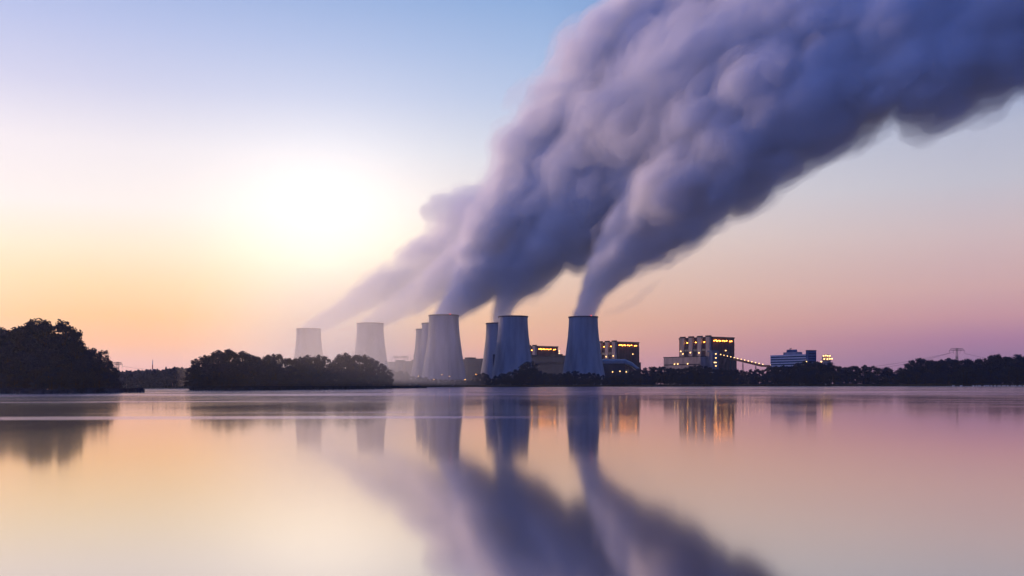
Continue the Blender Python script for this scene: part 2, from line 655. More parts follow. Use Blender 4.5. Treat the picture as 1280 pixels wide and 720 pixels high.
plume([(729.5, 398, 1619, 15.5), (735, 380, 1612, 16), (744, 360, 1605, 19), (760, 336, 1590, 25), (786, 304, 1570, 35), (824, 266, 1540, 47),
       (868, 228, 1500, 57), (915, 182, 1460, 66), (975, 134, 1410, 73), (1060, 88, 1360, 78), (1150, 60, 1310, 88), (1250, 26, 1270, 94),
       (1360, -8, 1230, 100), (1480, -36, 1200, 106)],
      'steep dark blue plume of steam rising to the right from the rightmost cooling tower', SH_SHADE, 21)
plume([(624.5, 406, 1789, 13), (628, 388, 1785, 14.5), (636, 368, 1780, 20), (660, 335, 1765, 34), (700, 290, 1740, 52), (752, 235, 1710, 72),
       (822, 172, 1620, 90), (915, 105, 1530, 100), (1025, 45, 1460, 108), (1150, -10, 1400, 112), (1300, -70, 1350, 118)],
      'broad lavender steam plume rising from the half hidden steaming tower in the middle', SH, 44, vox=6.0)
plume([(546, 406, 1785, 13), (560, 392, 1790, 17), (585, 366, 1795, 26), (612, 330, 1800, 40), (645, 280, 1800, 52), (685, 220, 1790, 66),
       (735, 160, 1770, 76), (800, 90, 1740, 84), (880, 15, 1700, 92), (960, -60, 1650, 100)],
      'tall pinkish steam plume behind the big central tower, forming the left edge of the cloud', SH, 77, vox=6.0)
plume([(463, 406, 1782, 13), (478, 396, 1790, 15), (505, 380, 1810, 19), (540, 358, 1840, 26), (575, 332, 1870, 34), (615, 300, 1900, 42)],
      'thin pale steam plume drifting right from the second cooling tower from the left', SHT, 93)
plume([(386, 413, 1955, 12), (404, 402, 1960, 13), (435, 385, 1970, 16), (475, 360, 1985, 24), (520, 332, 2000, 30), (560, 308, 2020, 33), (600, 286, 2040, 33)],
      'faint sunlit steam plume drifting right from the leftmost cooling tower', SHT, 118)
plume([(537, 265, 1990, 13), (552, 261, 1990, 19), (576, 259, 1985, 24), (604, 260, 1975, 26), (630, 270, 1960, 20)],
      'small puff of steam sticking out left of the tall pinkish plume, above the thin ones', [(-0.1, V_FRINGE, 'steam_plume'), (0.1, V_OUT, 'steam_core')], 157, vox=5, mouth=False)


plume([(756, 392, 1600, 2.5), (775, 386, 1600, 5), (795, 376, 1600, 6), (812, 362, 1600, 5), (826, 350, 1600, 2.5)],
      'small faint wisp of steam drifting free just right of the rightmost plume', [(0.0, V_THIN, 'steam_plume')], 131, vox=4, mouth=False)

# added to veil this part in sun glow: mist drifting over the left end of the power station and the island
V_GLOW_MIST = steam_material('glow_mist', 0.00024, 0.74, (1.0, 0.87, 0.68))  # added volume, the warmth of the sunlight put into its scatter colour
mroot = None
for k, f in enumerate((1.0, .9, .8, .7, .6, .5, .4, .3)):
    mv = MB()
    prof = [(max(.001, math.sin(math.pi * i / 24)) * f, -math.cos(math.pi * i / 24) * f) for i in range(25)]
    me = mv.lathe(prof, 40).mesh('glow_mist', V_GLOW_MIST, True)
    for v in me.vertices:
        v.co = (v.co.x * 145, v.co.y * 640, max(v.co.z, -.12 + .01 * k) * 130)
    o_ = link('glow_mist', me, mroot)
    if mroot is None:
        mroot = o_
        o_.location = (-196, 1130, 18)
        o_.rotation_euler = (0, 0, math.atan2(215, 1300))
        tag(o_, 'added warm-tinted mist over the island and round the two leftmost cooling towers', 'glow_mist', kind='stuff')

# ------------------------------------------------------------------ boiler houses and turbine hall
RZ = math.atan2(.59, .807)


def stacks(root, ys, h0):
    h = h0
    for k, y in enumerate(ys):
        MB().box(-5, -0.02, y, y + 9, 0, h).build('stair_shaft', M['pale_clad'], root)
        MB().box(-5.5, -0.02, y - .5, y + 9.5, h - 2.2, h + .4).build('shaft_cap', M['roof'], root)
    for k in range(len(ys) - 1):
        MB().box(-2.5, -0.03, ys[k] + 9.02, ys[k + 1] - .02, 0, h - 12).build('duct_wall', M['red_clad'], root)
        MB().box(-4.6, -2.52, ys[k] + 9.04, ys[k + 1] - .04, h - 27, h - 23).build('walkway', M['steel'], root)


def floodlights(root, spots, me):
    for p in spots:
        link('floodlight', me, root, p)


ME_FLOOD = MB().box(-.8, .8, -.5, .5, -.65, .65).mesh('floodlight', M['flood'])
ME_WALL_LAMP = MB().box(-.7, .7, -.7, .7, -.7, .7).mesh('wall_lamp', M['lampw'])


def boiler_house(loc, label, ys, h=84, annex=True):
    r = empty('boiler_house', (loc[0], loc[1], 0.5), RZ)
    tag(r, label, 'boiler house', 'boiler houses of the power station')
    MB().box(0, 58, 0, 80, 0, h).build('wall', M['boiler_clad'], r)
    MB().box(-.8, 58.8, -.8, 80.8, h + .02, h + 2.2).build('roof', M['roof'], r)
    stacks(r, ys, h + 4)
    # recessed lit gallery under the roof and its floodlights
    MB().box(1, 57, -.5, -.02, h - 7.5, h - 2.5).build('gallery', M['boiler_clad'], r)
    fl = [(x, -1.6, h - 5.0 + dz) for x, dz in ((4, 0), (8.5, .8), (11.5, -.6), (16.5, .4), (19.5, -.3), (26, .3), (31, -.4), (36, .5))]
    fl += [(45, -1.6, h - 5.5), (49, -1.6, h - 5.0)]
    fl += [(-2.6, y + 14.5, h - 7) for y in ys[:-1]]
    floodlights(r, fl, ME_FLOOD)
    MB().box(58.02, 59.6, 1, 10, 0, h - 6).build('stair_tower', M['steel'], r)
    for z in range(8, int(h) - 6, 8):
        MB().box(59.62, 60.6, 0.5, 10.5, z, z + .8).build('landing', M['steel'], r)
    return r


cC = (354, 1760)
bc = boiler_house(cC, 'floodlit boiler house standing alone at right with four pale shafts and a sloping lit conveyor', (1.5, 22, 43, 64))
MB().box(58.02, 68, 3, 72, 0, 47).build('side_annex', M['boiler_clad'], bc)
# low pale block in front of its left face
MB().box(-36, -5.6, -6, 84, 0, 50).build('front_block', M['pale_clad'], bc)
MB().box(-36.6, -5.6, -6.6, 84.6, 50.02, 51.2).build('front_block_roof', M['roof'], bc)
MB().box(-14.05, 1.0, -14, -1.5, 0, 61).build('blue_stairwell', M['blue_clad'], bc)
MB().box(-22, -14.1, -13.9, -6.65, 0, 58).build('corner_block', M['pale_clad'], bc)
for z in (26, 34, 40, 48, 55):
    link('wall_lamp', ME_WALL_LAMP, bc, (-6.5, -14.7, z))
link('wall_lamp', ME_WALL_LAMP, bc, (-10, -14.7, 40))
for y, z in ((71, 62), (65.5, 57), (47, 59), (26, 58)):
    link('wall_lamp', ME_WALL_LAMP, bc, (-5.6, y, z))
for y, z in ((56, 38), (48, 38), (24, 38)):
    link('wall_lamp', ME_WALL_LAMP, bc, (-36.6, y, z))
for z in (14, 26, 36):
    MB().box(-36.4, -36.02, -4, 82, z, z + 1.6).build('window_band', M['glass'], bc)
MB().add([(24, -1.3, 36), (30, -1.3, 36), (44, -1.3, 60), (36, -1.3, 60), (24, -.6, 36), (30, -.6, 36), (44, -.6, 60), (36, -.6, 60)],
         [(0, 1, 2, 3), (7, 6, 5, 4), (0, 4, 5, 1), (1, 5, 6, 2), (2, 6, 7, 3), (3, 7, 4, 0)]).build('chute', M['red_clad'], bc)
link('wall_lamp', ME_WALL_LAMP, bc, (33, -2.2, 62))

cB = (207, 1953)
bb = boiler_house(cB, 'floodlit boiler house beside the rightmost cooling tower with pale shafts on its left', (1.5, 22, 43, 64))
MB().box(58.02, 66, 3, 60, 0, 46).build('side_annex', M['boiler_clad'], bb)
MB().box(-34, -5.6, -4, 84, 0, 52).build('front_block', M['hall_clad'], bb)
for y, z in ((6, 58), (27, 57)):
    link('wall_lamp', ME_WALL_LAMP, bb, (-5.6, y, z))
link('wall_lamp', ME_WALL_LAMP, bb, (40, -1.2, 62))
cA = (55, 2163)
ba = boiler_house(cA, 'floodlit boiler house showing above the long dark hall, between the two dark blue towers', (1.5, 22, 43, 64))
for z in (56, 61, 66, 71, 76):
    link('wall_lamp', ME_WALL_LAMP, ba, (60.8, -1, z))
link('wall_lamp', ME_WALL_LAMP, ba, (-5.6, 4, 62))

# long turbine hall
p0 = Vector((112, 2035, 0)); p1 = Vector((-345, 2610, 0))
dv = (p1 - p0)
hl = dv.length
hall = empty('turbine_hall', (p0.x, p0.y, 0.5), math.atan2(dv.y, dv.x))
tag(hall, 'long flat-roofed dark turbine hall seen in the gaps behind the cooling towers', 'industrial hall')
MB().box(0, hl, -46, 0, 0, 60).build('wall', M['hall_clad'], hall)
MB().box(-.8, hl + .8, -46.8, .8, 60.02, 61.6).build('roof', M['roof'], hall)
for z in (20, 44):
    MB().box(3, hl - 3, .02, .4, z, z + 5).build('window_band', M['glass'], hall)
for k in range(9):
    x = 60 + k * (hl - 120) / 8
    m_ = MB().box(x - 9, x + 9, -34, -14, 61.62, 66)
    m_.build('roof_cabin', M['roof'], hall)
for x in (560, 575, 590, 604, 618):
    MB().bar((x, -10, 61.6), (x, -10, 79), .5).build('roof_mast', M['steel'], hall)

# ducted gallery right of the last tower
g0 = at(752, 449, 1760); g1 = at(799, 449, 1760)
gal = empty('conveyor_hall', (g0.x, g0.y, 0.5))
tag(gal, 'low hall with rounded pale blue roof, sloping down right of the rightmost cooling tower', 'industrial hall')
gl = g1.x - g0.x
hz = g0.z - 0.5
n_ = 10
m_ = MB()
prof2 = [(math.cos(math.pi * k / n_) * 15, math.sin(math.pi * k / n_) * 8) for k in range(n_ + 1)]
xs = [(0, hz - 8), (gl * .62, hz - 8), (gl * .8, hz - 13), (gl, hz - 24)]
vs = []
for x, z in xs:
    for a, b in prof2:
        vs.append((x, a, z + b))
k1 = n_ + 1
fs = [(i * k1 + k, (i + 1) * k1 + k, (i + 1) * k1 + k + 1, i * k1 + k + 1) for i in range(3) for k in range(n_)]
fs += [tuple(range(k1)), tuple(3 * k1 + k for k in range(k1))[::-1]]
fs += [(i * k1, i * k1 + n_, (i + 1) * k1 + n_, (i + 1) * k1) for i in range(3)]
m_.add(vs, fs).build('rounded_roof', M['duct'], gal, smooth=False)
MB().box(0.5, gl * .6, -13, 13, 0, hz - 8.1).build('wall', M['hall_clad'], gal)
for x in (.68, .8, .92):
    MB().box(gl * x - 1.5, gl * x + 1.5, -12, 12, 0, hz - 28 + (1 - x) * 30).build('support', M['strut'], gal)
for z in (12, 22):
    MB().box(3, gl * .58, -13.5, -13.02, z, z + 3).build('window_band', M['glass'], gal)
for x, z in ((18, 24), (31, 25), (42, 24), (24, 16), (38, 15)):
    link('wall_lamp', ME_WALL_LAMP, gal, (x, -14.2, z))

# dark shaft between towers
p = at(618, 443, 1690)
sh = MB().box(-2.4, 2.4, -3, 3, 0, p.z - 0.5).build('service_shaft', M['hall_clad'], None, (p.x, p.y, .5))
tag(sh, 'slim dark square shaft standing between the steaming tower and its darker neighbour', 'shaft')

# sloping conveyor bridge with lamps
a = at(900.5, 446, 1738); b = at(953, 458.5, 1650)
b2 = b + (b - a) * 0.9; b2.z = b.z - 5
br = empty('conveyor_bridge', (a.x, a.y, a.z))
tag(br, 'long enclosed conveyor bridge with a string of lamps sloping down from the boiler house', 'conveyor')
m_ = MB()
m2 = MB()
for q0, q1 in ((a, b), (b, b2)):
    d = (q1 - q0).normalized(); s_ = d.cross(Vector((0, 0, 1))).normalized() * 2.2
    up = Vector((0, 0, 3.4))
    vs = [q0 - s_ - a, q0 + s_ - a, q1 + s_ - a, q1 - s_ - a]
    vs = vs + [v + up for v in vs]
    m_.add(vs, [(0, 3, 2, 1), (4, 5, 6, 7), (0, 1, 5, 4), (1, 2, 6, 5), (2, 3, 7, 6), (3, 0, 4, 7)])
m_.build('gallery', M['boiler_clad'], br)
ME_BR_LAMP = MB().box(-.55, .55, -.5, .5, -.6, .6).mesh('lamp', M['lampw'])
for i in range(13):
    q = a + (b - a) * (i / 12) - a
    link('lamp', ME_BR_LAMP, br, (q.x, q.y - 2.9, q.z + 4.0))
for i in range(5):
    q = (b2 - b) * ((i + 1) / 5) + b - a
    link('lamp', ME_BR_LAMP, br, (q.x, q.y - 2.9, q.z + 3.6))
for i in (.25, .55, .85, 1.3, 1.75):
    q = (a + (b - a) * i) if i <= 1 else b + (b2 - b) * (i - 1)
    for s in (-1, 1):
        MB().bar((q.x - a.x + s * 3.5, q.y - a.y, .5 - a.z), (q.x - a.x, q.y - a.y, q.z - a.z - .05), .5).build('support_leg', M['steel'], br)

# office block
D = 1400
a = at(963, 444.3, D); b = at(993.2, 444.3, D); c = at(1005, 440, D)
of = empty('office_building', (a.x, D, .5), math.radians(-58))
tag(of, 'pale office block with dark window bands and a blue stair tower at its right end', 'building')
w = (b.x - a.x) / .53; w2 = w + 4; h = a.z - .5
z = 0
for k in range(int(h / 3.5) + 1):
    zt = h - k * 3.5
    MB().box(0, w, 0, 15, zt - 2.1, zt).build('parapet_band', M['office'], of)
    MB().box(0.3, w - .3, .3, 14.7, zt - 3.49, zt - 2.11).build('window_band', M['glass'], of)
MB().box(w + .02, w2, -.2, 16, 0, c.z - .5).build('stair_tower', M['blue_clad'], of)
for k in range(8):
    zt = c.z - 5 - k * 3.5
    MB().box(w2 + .02, w2 + .3, 1.5, 14.5, zt, zt + 1.1).build('window', M['glass'], of)
MB().box(w + .2, w2 + .3, -.5, 16.3, c.z - .48, c.z + .3).build('tower_roof', M['roof'], of)
rb = at(973, 441, D); rc = at(985.5, 441, D)
MB().box((rb.x - a.x) / .53, (rc.x - a.x) / .53, 3, 11, h + .02, rb.z - .5).build('roof_box', M['pale_clad'], of)
MB().box((rb.x - a.x) / .53 + 5, (rc.x - a.x) / .53 - 7, 4, 9, rb.z - .48, rb.z + 3).build('roof_cabin', M['blue_clad'], of)
am = at(977.5, 436.7, D)
ax_ = (am.x - a.x) / .53 + 1
MB().bar((ax_, 6, rb.z + 3), (ax_, 6, am.z), .35).bar((ax_ - 2, 6, am.z - 1), (ax_ + 2, 6, am.z + .3), .5).build('antenna', M['steel'], of)
link('wall_lamp', ME_WALL_LAMP, of, (w + 1, -.9, h - 10))

# silo with lit platforms
a = at(1033.2, 444.5, 1420); r_ = 6.3 / F * 1420
si = empty('silo', (a.x, a.y, .5))
hh = a.z - .5
tag(si, 'round pale silo with lit platforms above the trees, right of the office block', 'silo')
MB().lathe([(r_ * .8, 0), (r_ * .8, hh - 7), (r_, hh - 6.9), (r_, hh - 6), (r_ * .85, hh - 5.9), (r_ * .85, hh - 1)], 28).build('silo_body', M['pale_clad'], si)
MB().lathe([(r_ * .75, hh - .98), (r_ * .8, hh), (r_ * .4, hh + 1.2), (0.01, hh + 1.5)], 28).build('dome', M['roof'], si)
ml = MB()
for z in (hh - 6, hh - 1):
    for k in range(20):
        t = 2 * math.pi * k / 20
        ml.bar((r_ * 1.02 * math.cos(t), r_ * 1.02 * math.sin(t), z), (r_ * 1.02 * math.cos(t), r_ * 1.02 * math.sin(t), z + 1.2), .08, 4)
ml.build('railing', M['steel'], si)
for x, z in ((-.8, -.5), (-.45, -.1), (-.1, -.4), (.35, -.6), (-.7, -5), (-.15, -5.2), (.35, -4.8), (.9, -4.6)):
    y = -math.sqrt(max(0, 1.06 ** 2 - x * x))
    link('wall_lamp', ME_WALL_LAMP, si, (x * r_, y * r_, hh + z))
q = at(1026.5, 452, 1400)
sb = empty('pump_house', (q.x, q.y, .5))
tag(sb, 'small low building with one warm lamp, left of the round silo', 'building')
MB().box(-4, 4, 0, 8, 0, q.z - 1.2).build('wall', M['pale_clad'], sb)
link('wall_lamp', ME_WALL_LAMP, sb, (0, -.8, q.z - .5))


# ------------------------------------------------------------------ lamps on posts below the towers
def lamp_post(px, y, D, label):
    q = at(px, y, D)
    r = empty('street_lamp', (q.x, q.y, .5))
    tag(r, label, 'street lamp', 'lamps at the foot of the cooling towers')
    hh = q.z - .5
    MB().bar((0, 0, 0), (0, 0, hh), .16, 6, .1).bar((0, 0, hh), (.9, -.4, hh + .1), .09, 5).build('post', M['steel'], r)
    MB().box(.4, 1.6, -.9, .1, -.42, .1).build('lamp_head', M['lamp'], r, (0, 0, hh + .2))


for px, y, D, lab in (
        (522.3, 470.4, 1560, 'warm lamp at the foot of the two towers left of the big central one'),
        (541.6, 474.5, 1500, 'low warm lamp at the left foot of the big central tower'),
        (551.4, 468.4, 1500, 'warm lamp high before the middle of the big central tower, left one'),
        (561.0, 470.6, 1500, 'warm lamp before the big central tower, right of its middle'),
        (580.6, 474.5, 1500, 'warm lamp at the right foot of the big central tower'),
        (589.4, 475.5, 1480, 'low warm lamp under the dark hall in the gap, left of a close pair'),
        (593.6, 475.6, 1480, 'low warm lamp under the dark hall in the gap, right of a close pair'),
        (594.0, 468.0, 1640, 'upper warm lamp before the dark hall in the gap between towers, the higher one'),
        (597.0, 469.8, 1640, 'upper warm lamp before the dark hall in the gap between towers, the lower right one'),
        (611.8, 475.0, 1500, 'orange lamp between the steaming tower and its darker neighbour, left of two'),
        (615.8, 475.2, 1500, 'orange lamp between the steaming tower and its darker neighbour, right of two')):
    lamp_post(px, y, D, lab)


# ------------------------------------------------------------------ pylons and wires
def pylon(px, ytop, D, label, wide=9.6, name='electricity_pylon'):
    q = at(px, ytop, D)
    hh = q.z - .5
    r = empty(name, (q.x, q.y, .5))
    tag(r, label, 'pylon', 'electricity pylons')
    m = MB()
    b = 3.6; t = 1.1
    for sx in (-1, 1):
        for sy in (-1, 1):
            m.bar((sx * b, sy * b, 0), (sx * t, sy * t, hh * .78), .3, 4)
            m.bar((sx * t, sy * t, hh * .78), (sx * t * .8, sy * t * .8, hh), .25, 4)
    n = 9
    for k in range(n):
        z0 = hh * .78 * k / n; z1 = hh * .78 * (k + 1) / n
        w0 = b + (t - b) * k / n; w1 = b + (t - b) * (k + 1) / n
        for s in (-1, 1):
            m.bar((-w0, s * w0, z0), (w1, s * w1, z1), .16, 4)
            m.bar((w0, s * w0, z0), (-w1, s * w1, z1), .16, 4)
            m.bar((s * w0, -w0, z0), (s * w1, w1, z1), .16, 4)
    m.build('mast', M['steel'], r)
    W_ = wide / F * D
    m = MB()
    z1 = hh - .6; z0 = hh - 3.6
    for s in (-1, 1):
        m.bar((0, 0, z1), (s * W_ * .72, 0, z1), .3, 4)
        m.bar((s * W_ * .72, 0, z1), (s * W_, 0, z1 - 3.2), .3, 4)
        m.bar((0, 0, z0), (s * W_, 0, z1 - 3.2), .28, 4)
        for k in range(5):
            x0 = W_ * .72 * k / 5; x1 = W_ * .72 * (k + 1) / 5
            m.bar((s * x0, 0, z1), (s * x1, 0, z0), .15, 4)
            m.bar((s * x0, 0, z0), (s * x1, 0, z1), .15, 4)
    m.build('cross_arm', M['steel'], r)
    for s in (-1, 1):
        for f in (.45, .98):
            MB().bar((s * W_ * f, 0, z0 - .3), (s * W_ * (f - .06), 0, z0 - 4.2), .2, 5).build('insulator', M['steel'], r)
    return q, W_


qp, Wp = pylon(1196.2, 435.2, 1500, 'lattice electricity pylon with a drooping cross arm above the trees at right')
pylon(495.5, 444.8, 1700, 'faint electricity pylon above the long hall behind the island, left of the two', 5.0)
pylon(505.5, 444.8, 1720, 'faint electricity pylon above the long hall behind the island, right of the two', 5.5)
q0, W0 = pylon(147, 452.3, 1350, 'faint electricity pylon just right of the dark wood at the left edge', 6)

# slender red and white mast above the distant forest
q = at(190.8, 450.2, 1150)
ms = empty('radio_mast', (q.x, q.y, .5))
tag(ms, 'thin red and white radio mast above the distant blue forest', 'mast')
hh = q.z - .5
for k in range(6):
    MB().bar((0, 0, hh * k / 6), (0, 0, hh * (k + .995) / 6), 1.1 - .12 * k, 6, 1.0 - .12 * k).build('mast_section', M['white'] if k % 2 else M['red'], ms)
q = at(441, 436, 1400)
ms = empty('antenna_mast', (q.x, q.y, .5))
tag(ms, 'thin antenna mast poking above the island treetops left of the second tower', 'mast')
MB().bar((0, 0, 0), (0, 0, q.z - .5), .6, 6, .3).build('pole', M['steel'], ms)
MB().bar((-1.5, 0, q.z - 4), (1.5, 0, q.z - 4), .3).build('crossbar', M['steel'], ms)
q = at(561, 447, 1500)
ms = empty('lightning_mast', (q.x, q.y, .5))
tag(ms, 'slender lattice mast standing in front of the big central cooling tower', 'mast')
m = MB()
hh = q.z - .5
for sx in (-1, 1):
    for sy in (-1, 1):
        m.bar((sx * 1.0, sy * 1.0, 0), (sx * .15, sy * .15, hh), .14, 4)
for k in range(12):
    f0 = 1 - k / 12 * .85; f1_ = 1 - (k + 1) / 12 * .85
    m.bar((-f0, -f0, hh * k / 12), (f1_, -f1_, hh * (k + 1) / 12), .1, 4)
    m.bar((f0, -f0, hh * k / 12), (-f1_, -f1_, hh * (k + 1) / 12), .1, 4)
m.build('lattice', M['steel'], ms)


def wire(a, b, sag, r, label, name='power_line'):
    m = MB()
    n = 24
    pr = None
    for i in range(n + 1):
        t = i / n
        p = a.lerp(b, t) - Vector((0, 0, 4 * sag * t * (1 - t)))
        if pr is not None:
            m.bar(pr, p, r, 4)
        pr = p
    o = m.build(name, M['steel'])
    tag(o, label, 'power line', 'power lines')


za = qp.z - 8
wire(Vector((qp.x - Wp, qp.y, za)), at(1030, 466, 1500), 6, .2, 'dark power line running left from the lower arm of the pylon at right')
wire(Vector((qp.x - Wp * .45, qp.y, za + 2)), at(1022, 464, 1520), 5, .2, 'dark power line running left from the inner arm of the pylon at right')
wire(Vector((qp.x + Wp, qp.y, za)), at(1330, 455, 1400), 5, .2, 'dark power line running right from the pylon at right')
wire(Vector((q0.x + W0, q0.y, q0.z - 6)), at(300, 452, 1500), 9, .16, 'thin power line sagging behind the red and white mast')


# ------------------------------------------------------------------ trees
def crown_mesh(seed, mat, kind):
    rg = np.random.RandomState(seed)
    # unit tree: height 1, crown radius ~ .3
    clumps = []
    if kind == 'round':
        n, lo, hi, R = 42, .22, .97, .33
    elif kind == 'tall':
        n, lo, hi, R = 46, .15, .98, .20
    elif kind == 'airy':
        n, lo, hi, R = 52, .16, .97, .30
    else:   # bush
        n, lo, hi, R = 34, .06, .95, .42
    for _ in range(n):
        u = rg.uniform(0, 1)
        z = lo + (hi - lo) * u
        env = R * (math.sin(math.pi * min(1, (u * .86 + .12))) ** .6)
        a = rg.uniform(0, 2 * math.pi)
        q = env * math.sqrt(rg.uniform(0.05, 1)) * rg.uniform(.75, 1.12)
        clumps.append((q * math.cos(a), q * math.sin(a), z * rg.uniform(.95, 1.02), rg.uniform(.055, .115) * (.8 if kind == 'airy' else 1)))
    per = 95 if kind != 'airy' else 70
    vs = np.zeros((len(clumps) * per, 4, 3), np.float32)
    i = 0
    for cx_, cy_, cz_, cr_ in clumps:
        d = rg.normal(size=(per, 3))
        d /= np.linalg.norm(d, axis=1)[:, None]
        rr_ = cr_ * rg.uniform(.15, 1.15, (per, 1)) ** .6
        c = np.array([cx_, cy_, cz_]) + d * rr_ * np.array([1, 1, .8])
        s = rg.uniform(.011, .024, (per, 1))
        u = rg.normal(size=(per, 3)); u /= np.linalg.norm(u, axis=1)[:, None]
        v = np.cross(u, rg.normal(size=(per, 3))); v /= np.linalg.norm(v, axis=1)[:, None]
        vs[i:i + per, 0] = c - u * s
        vs[i:i + per, 1] = c + v * s * .7
        vs[i:i + per, 2] = c + u * s
        vs[i:i + per, 3] = c - v * s * .7
        i += per
    me = bpy.data.meshes.new('crown')
    k = len(vs)
    me.from_pydata(vs.reshape(-1, 3).tolist(), [], np.arange(k * 4).reshape(k, 4).tolist())
    me.materials.append(mat)
    m = MB()
    m.bar((0, 0, 0), (0, 0, .45), .018, 7, .012)
    m.bar((0, 0, .44), (.02, .01, .85), .012, 6, .003)
    for cx_, cy_, cz_, cr_ in clumps[::4]:
        m.bar((0, 0, max(.1, cz_ * .6)), (cx_, cy_, cz_), .007, 4, .002)
    mt = m.mesh('trunk', M['bark'])
    return me, mt


KINDS_ = {}
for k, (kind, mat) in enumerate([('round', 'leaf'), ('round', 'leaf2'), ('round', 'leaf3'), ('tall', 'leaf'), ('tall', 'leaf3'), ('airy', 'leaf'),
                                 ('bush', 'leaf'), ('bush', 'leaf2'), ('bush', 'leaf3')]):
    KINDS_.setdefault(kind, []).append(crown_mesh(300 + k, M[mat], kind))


def tree(X, Y, h, w, kind, label, group, z=.45, cat='tree', name=None):
    """w = width / height relative to the unit tree"""
    cm, tm = rnd.choice(KINDS_[kind])
    r = empty(name or ('shrub' if kind == 'bush' else 'tree'), (X, Y, z), rnd.uniform(0, 6.28))
    r.scale = (h * w, h * w, h)
    tag(r, label, cat, group)
    link('crown', cm, r)
    link('trunk', tm, r)
    return r


def outline_y(ol, px):
    return float(np.interp(px, [a for a, b in ol], [b for a, b in ol]))


def row(ol, px0, px1, step, Dfun, label, group, frac=(1, 1), kinds=('round',), w=(.9, 1.3), jitter=.3, cat='tree'):
    px = px0
    while px <= px1:
        D = Dfun(px)
        y = outline_y(ol, px)
        h = (CAMH + (yh(px) - y) / F * D - .45) * rnd.uniform(*frac)
        if h > 1.5:
            k = rnd.choice(kinds)
            lab = label(px) if callable(label) else label
            gr_ = group + (' ' + lab.split(', ')[-1] if callable(label) else '')
            ct = 'shrub' if k == 'bush' else cat
            tree(gx(px, D), D + rnd.uniform(-4, 4), h, rnd.uniform(*w), k, lab, gr_, cat=ct)
        px += step * rnd.uniform(1 - jitter, 1 + jitter)


# wood at the left edge
def wpart(p):
    return 'at the far left edge' if p < 34 else 'below its highest crowns' if p < 98 else 'below its low right shoulder' if p < 132 else 'at its right tip'


OL = [(-80, 405), (0, 409), (12, 412), (26, 414), (34, 407), (45, 403), (55, 402), (70, 404), (78, 405), (88, 413), (97, 420), (103, 433), (112, 434), (126, 437), (134, 444), (141, 454), (146, 463), (149, 476)]
tree(gx(40, 440), 440, at(40, 405, 440).z, .9, 'tall', 'tall tree with sky showing through its crown, left one of the wood\'s highest trees', None)
tree(gx(57, 437), 437, at(57, 402, 437).z, .95, 'airy', 'highest tree of the dark wood at the left edge, its crown full of small gaps', None)
tree(gx(79, 436), 436, at(79, 403, 436).z, .9, 'airy', 'loose crowned tall tree on the right shoulder of the highest treetops at left', None)
tree(gx(95, 440), 440, at(95, 412, 440).z, .7, 'airy', 'narrow tall tree with an open crown, above the step in the left wood\'s outline', None)
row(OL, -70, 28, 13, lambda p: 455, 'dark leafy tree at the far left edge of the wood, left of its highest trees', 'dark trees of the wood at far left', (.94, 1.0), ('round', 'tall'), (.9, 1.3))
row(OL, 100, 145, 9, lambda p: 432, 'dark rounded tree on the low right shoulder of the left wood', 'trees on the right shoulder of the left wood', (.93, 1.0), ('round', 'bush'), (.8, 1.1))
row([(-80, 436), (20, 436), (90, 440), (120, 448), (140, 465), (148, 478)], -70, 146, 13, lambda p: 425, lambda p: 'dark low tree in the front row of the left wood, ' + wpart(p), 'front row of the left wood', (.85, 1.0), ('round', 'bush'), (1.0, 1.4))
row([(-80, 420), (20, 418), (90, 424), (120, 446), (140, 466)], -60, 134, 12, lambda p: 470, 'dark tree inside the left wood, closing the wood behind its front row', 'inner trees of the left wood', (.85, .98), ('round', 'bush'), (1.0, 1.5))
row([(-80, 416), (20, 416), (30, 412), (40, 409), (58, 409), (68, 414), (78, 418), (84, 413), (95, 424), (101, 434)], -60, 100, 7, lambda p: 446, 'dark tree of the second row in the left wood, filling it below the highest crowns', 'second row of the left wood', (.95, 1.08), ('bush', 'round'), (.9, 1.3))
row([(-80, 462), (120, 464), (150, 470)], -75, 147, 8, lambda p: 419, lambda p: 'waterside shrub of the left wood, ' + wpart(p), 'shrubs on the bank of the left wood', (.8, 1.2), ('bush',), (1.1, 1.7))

# island in the middle distance
OI = [(234, 478), (239, 461), (244, 448), (252, 446), (262, 442), (275, 437.5), (284, 436), (297, 437), (310, 441), (325, 445), (345, 442), (357, 445), (370, 448), (385, 445), (403, 443), (414, 452), (420, 450), (424, 445),
      (435, 441), (445, 441), (460, 446), (470, 449), (478, 455), (486, 463), (492, 474)]


def Di(p):
    return float(np.interp(p, [234, 300, 360, 440, 500], [612, 625, 660, 745, 850]))


row(OI, 241, 252, 5.5, Di, 'loosely leaved tree at the left tip of the wooded island', 'trees at the left tip of the island', (.95, 1.0), ('airy', 'round'), (.8, 1.1))
row(OI, 256, 330, 8, Di, 'tree of the high rounded left half of the island wood, left of the first tower', 'trees on the left half of the island', (.96, 1.02), ('round',), (.9, 1.3))
row(OI, 333, 411, 7, Di, 'tree on the island in front of the leftmost cooling tower', 'trees on the island before the leftmost tower', (.96, 1.03), ('round',), (.8, 1.2))
row(OI, 420, 489, 6, Di, 'sun-hazed tree on the right end of the island, before the second tower', 'trees on the right end of the island', (.95, 1.02), ('round',), (.9, 1.25))


def ipart(p):
    return ('at its left tip' if p < 256 else 'under its highest rounded treetops' if p < 312 else 'just left of the leftmost cooling tower' if p < 368
            else 'straight below the leftmost cooling tower' if p < 408 else 'in the dip between the two towers' if p < 440 else 'near its right end')


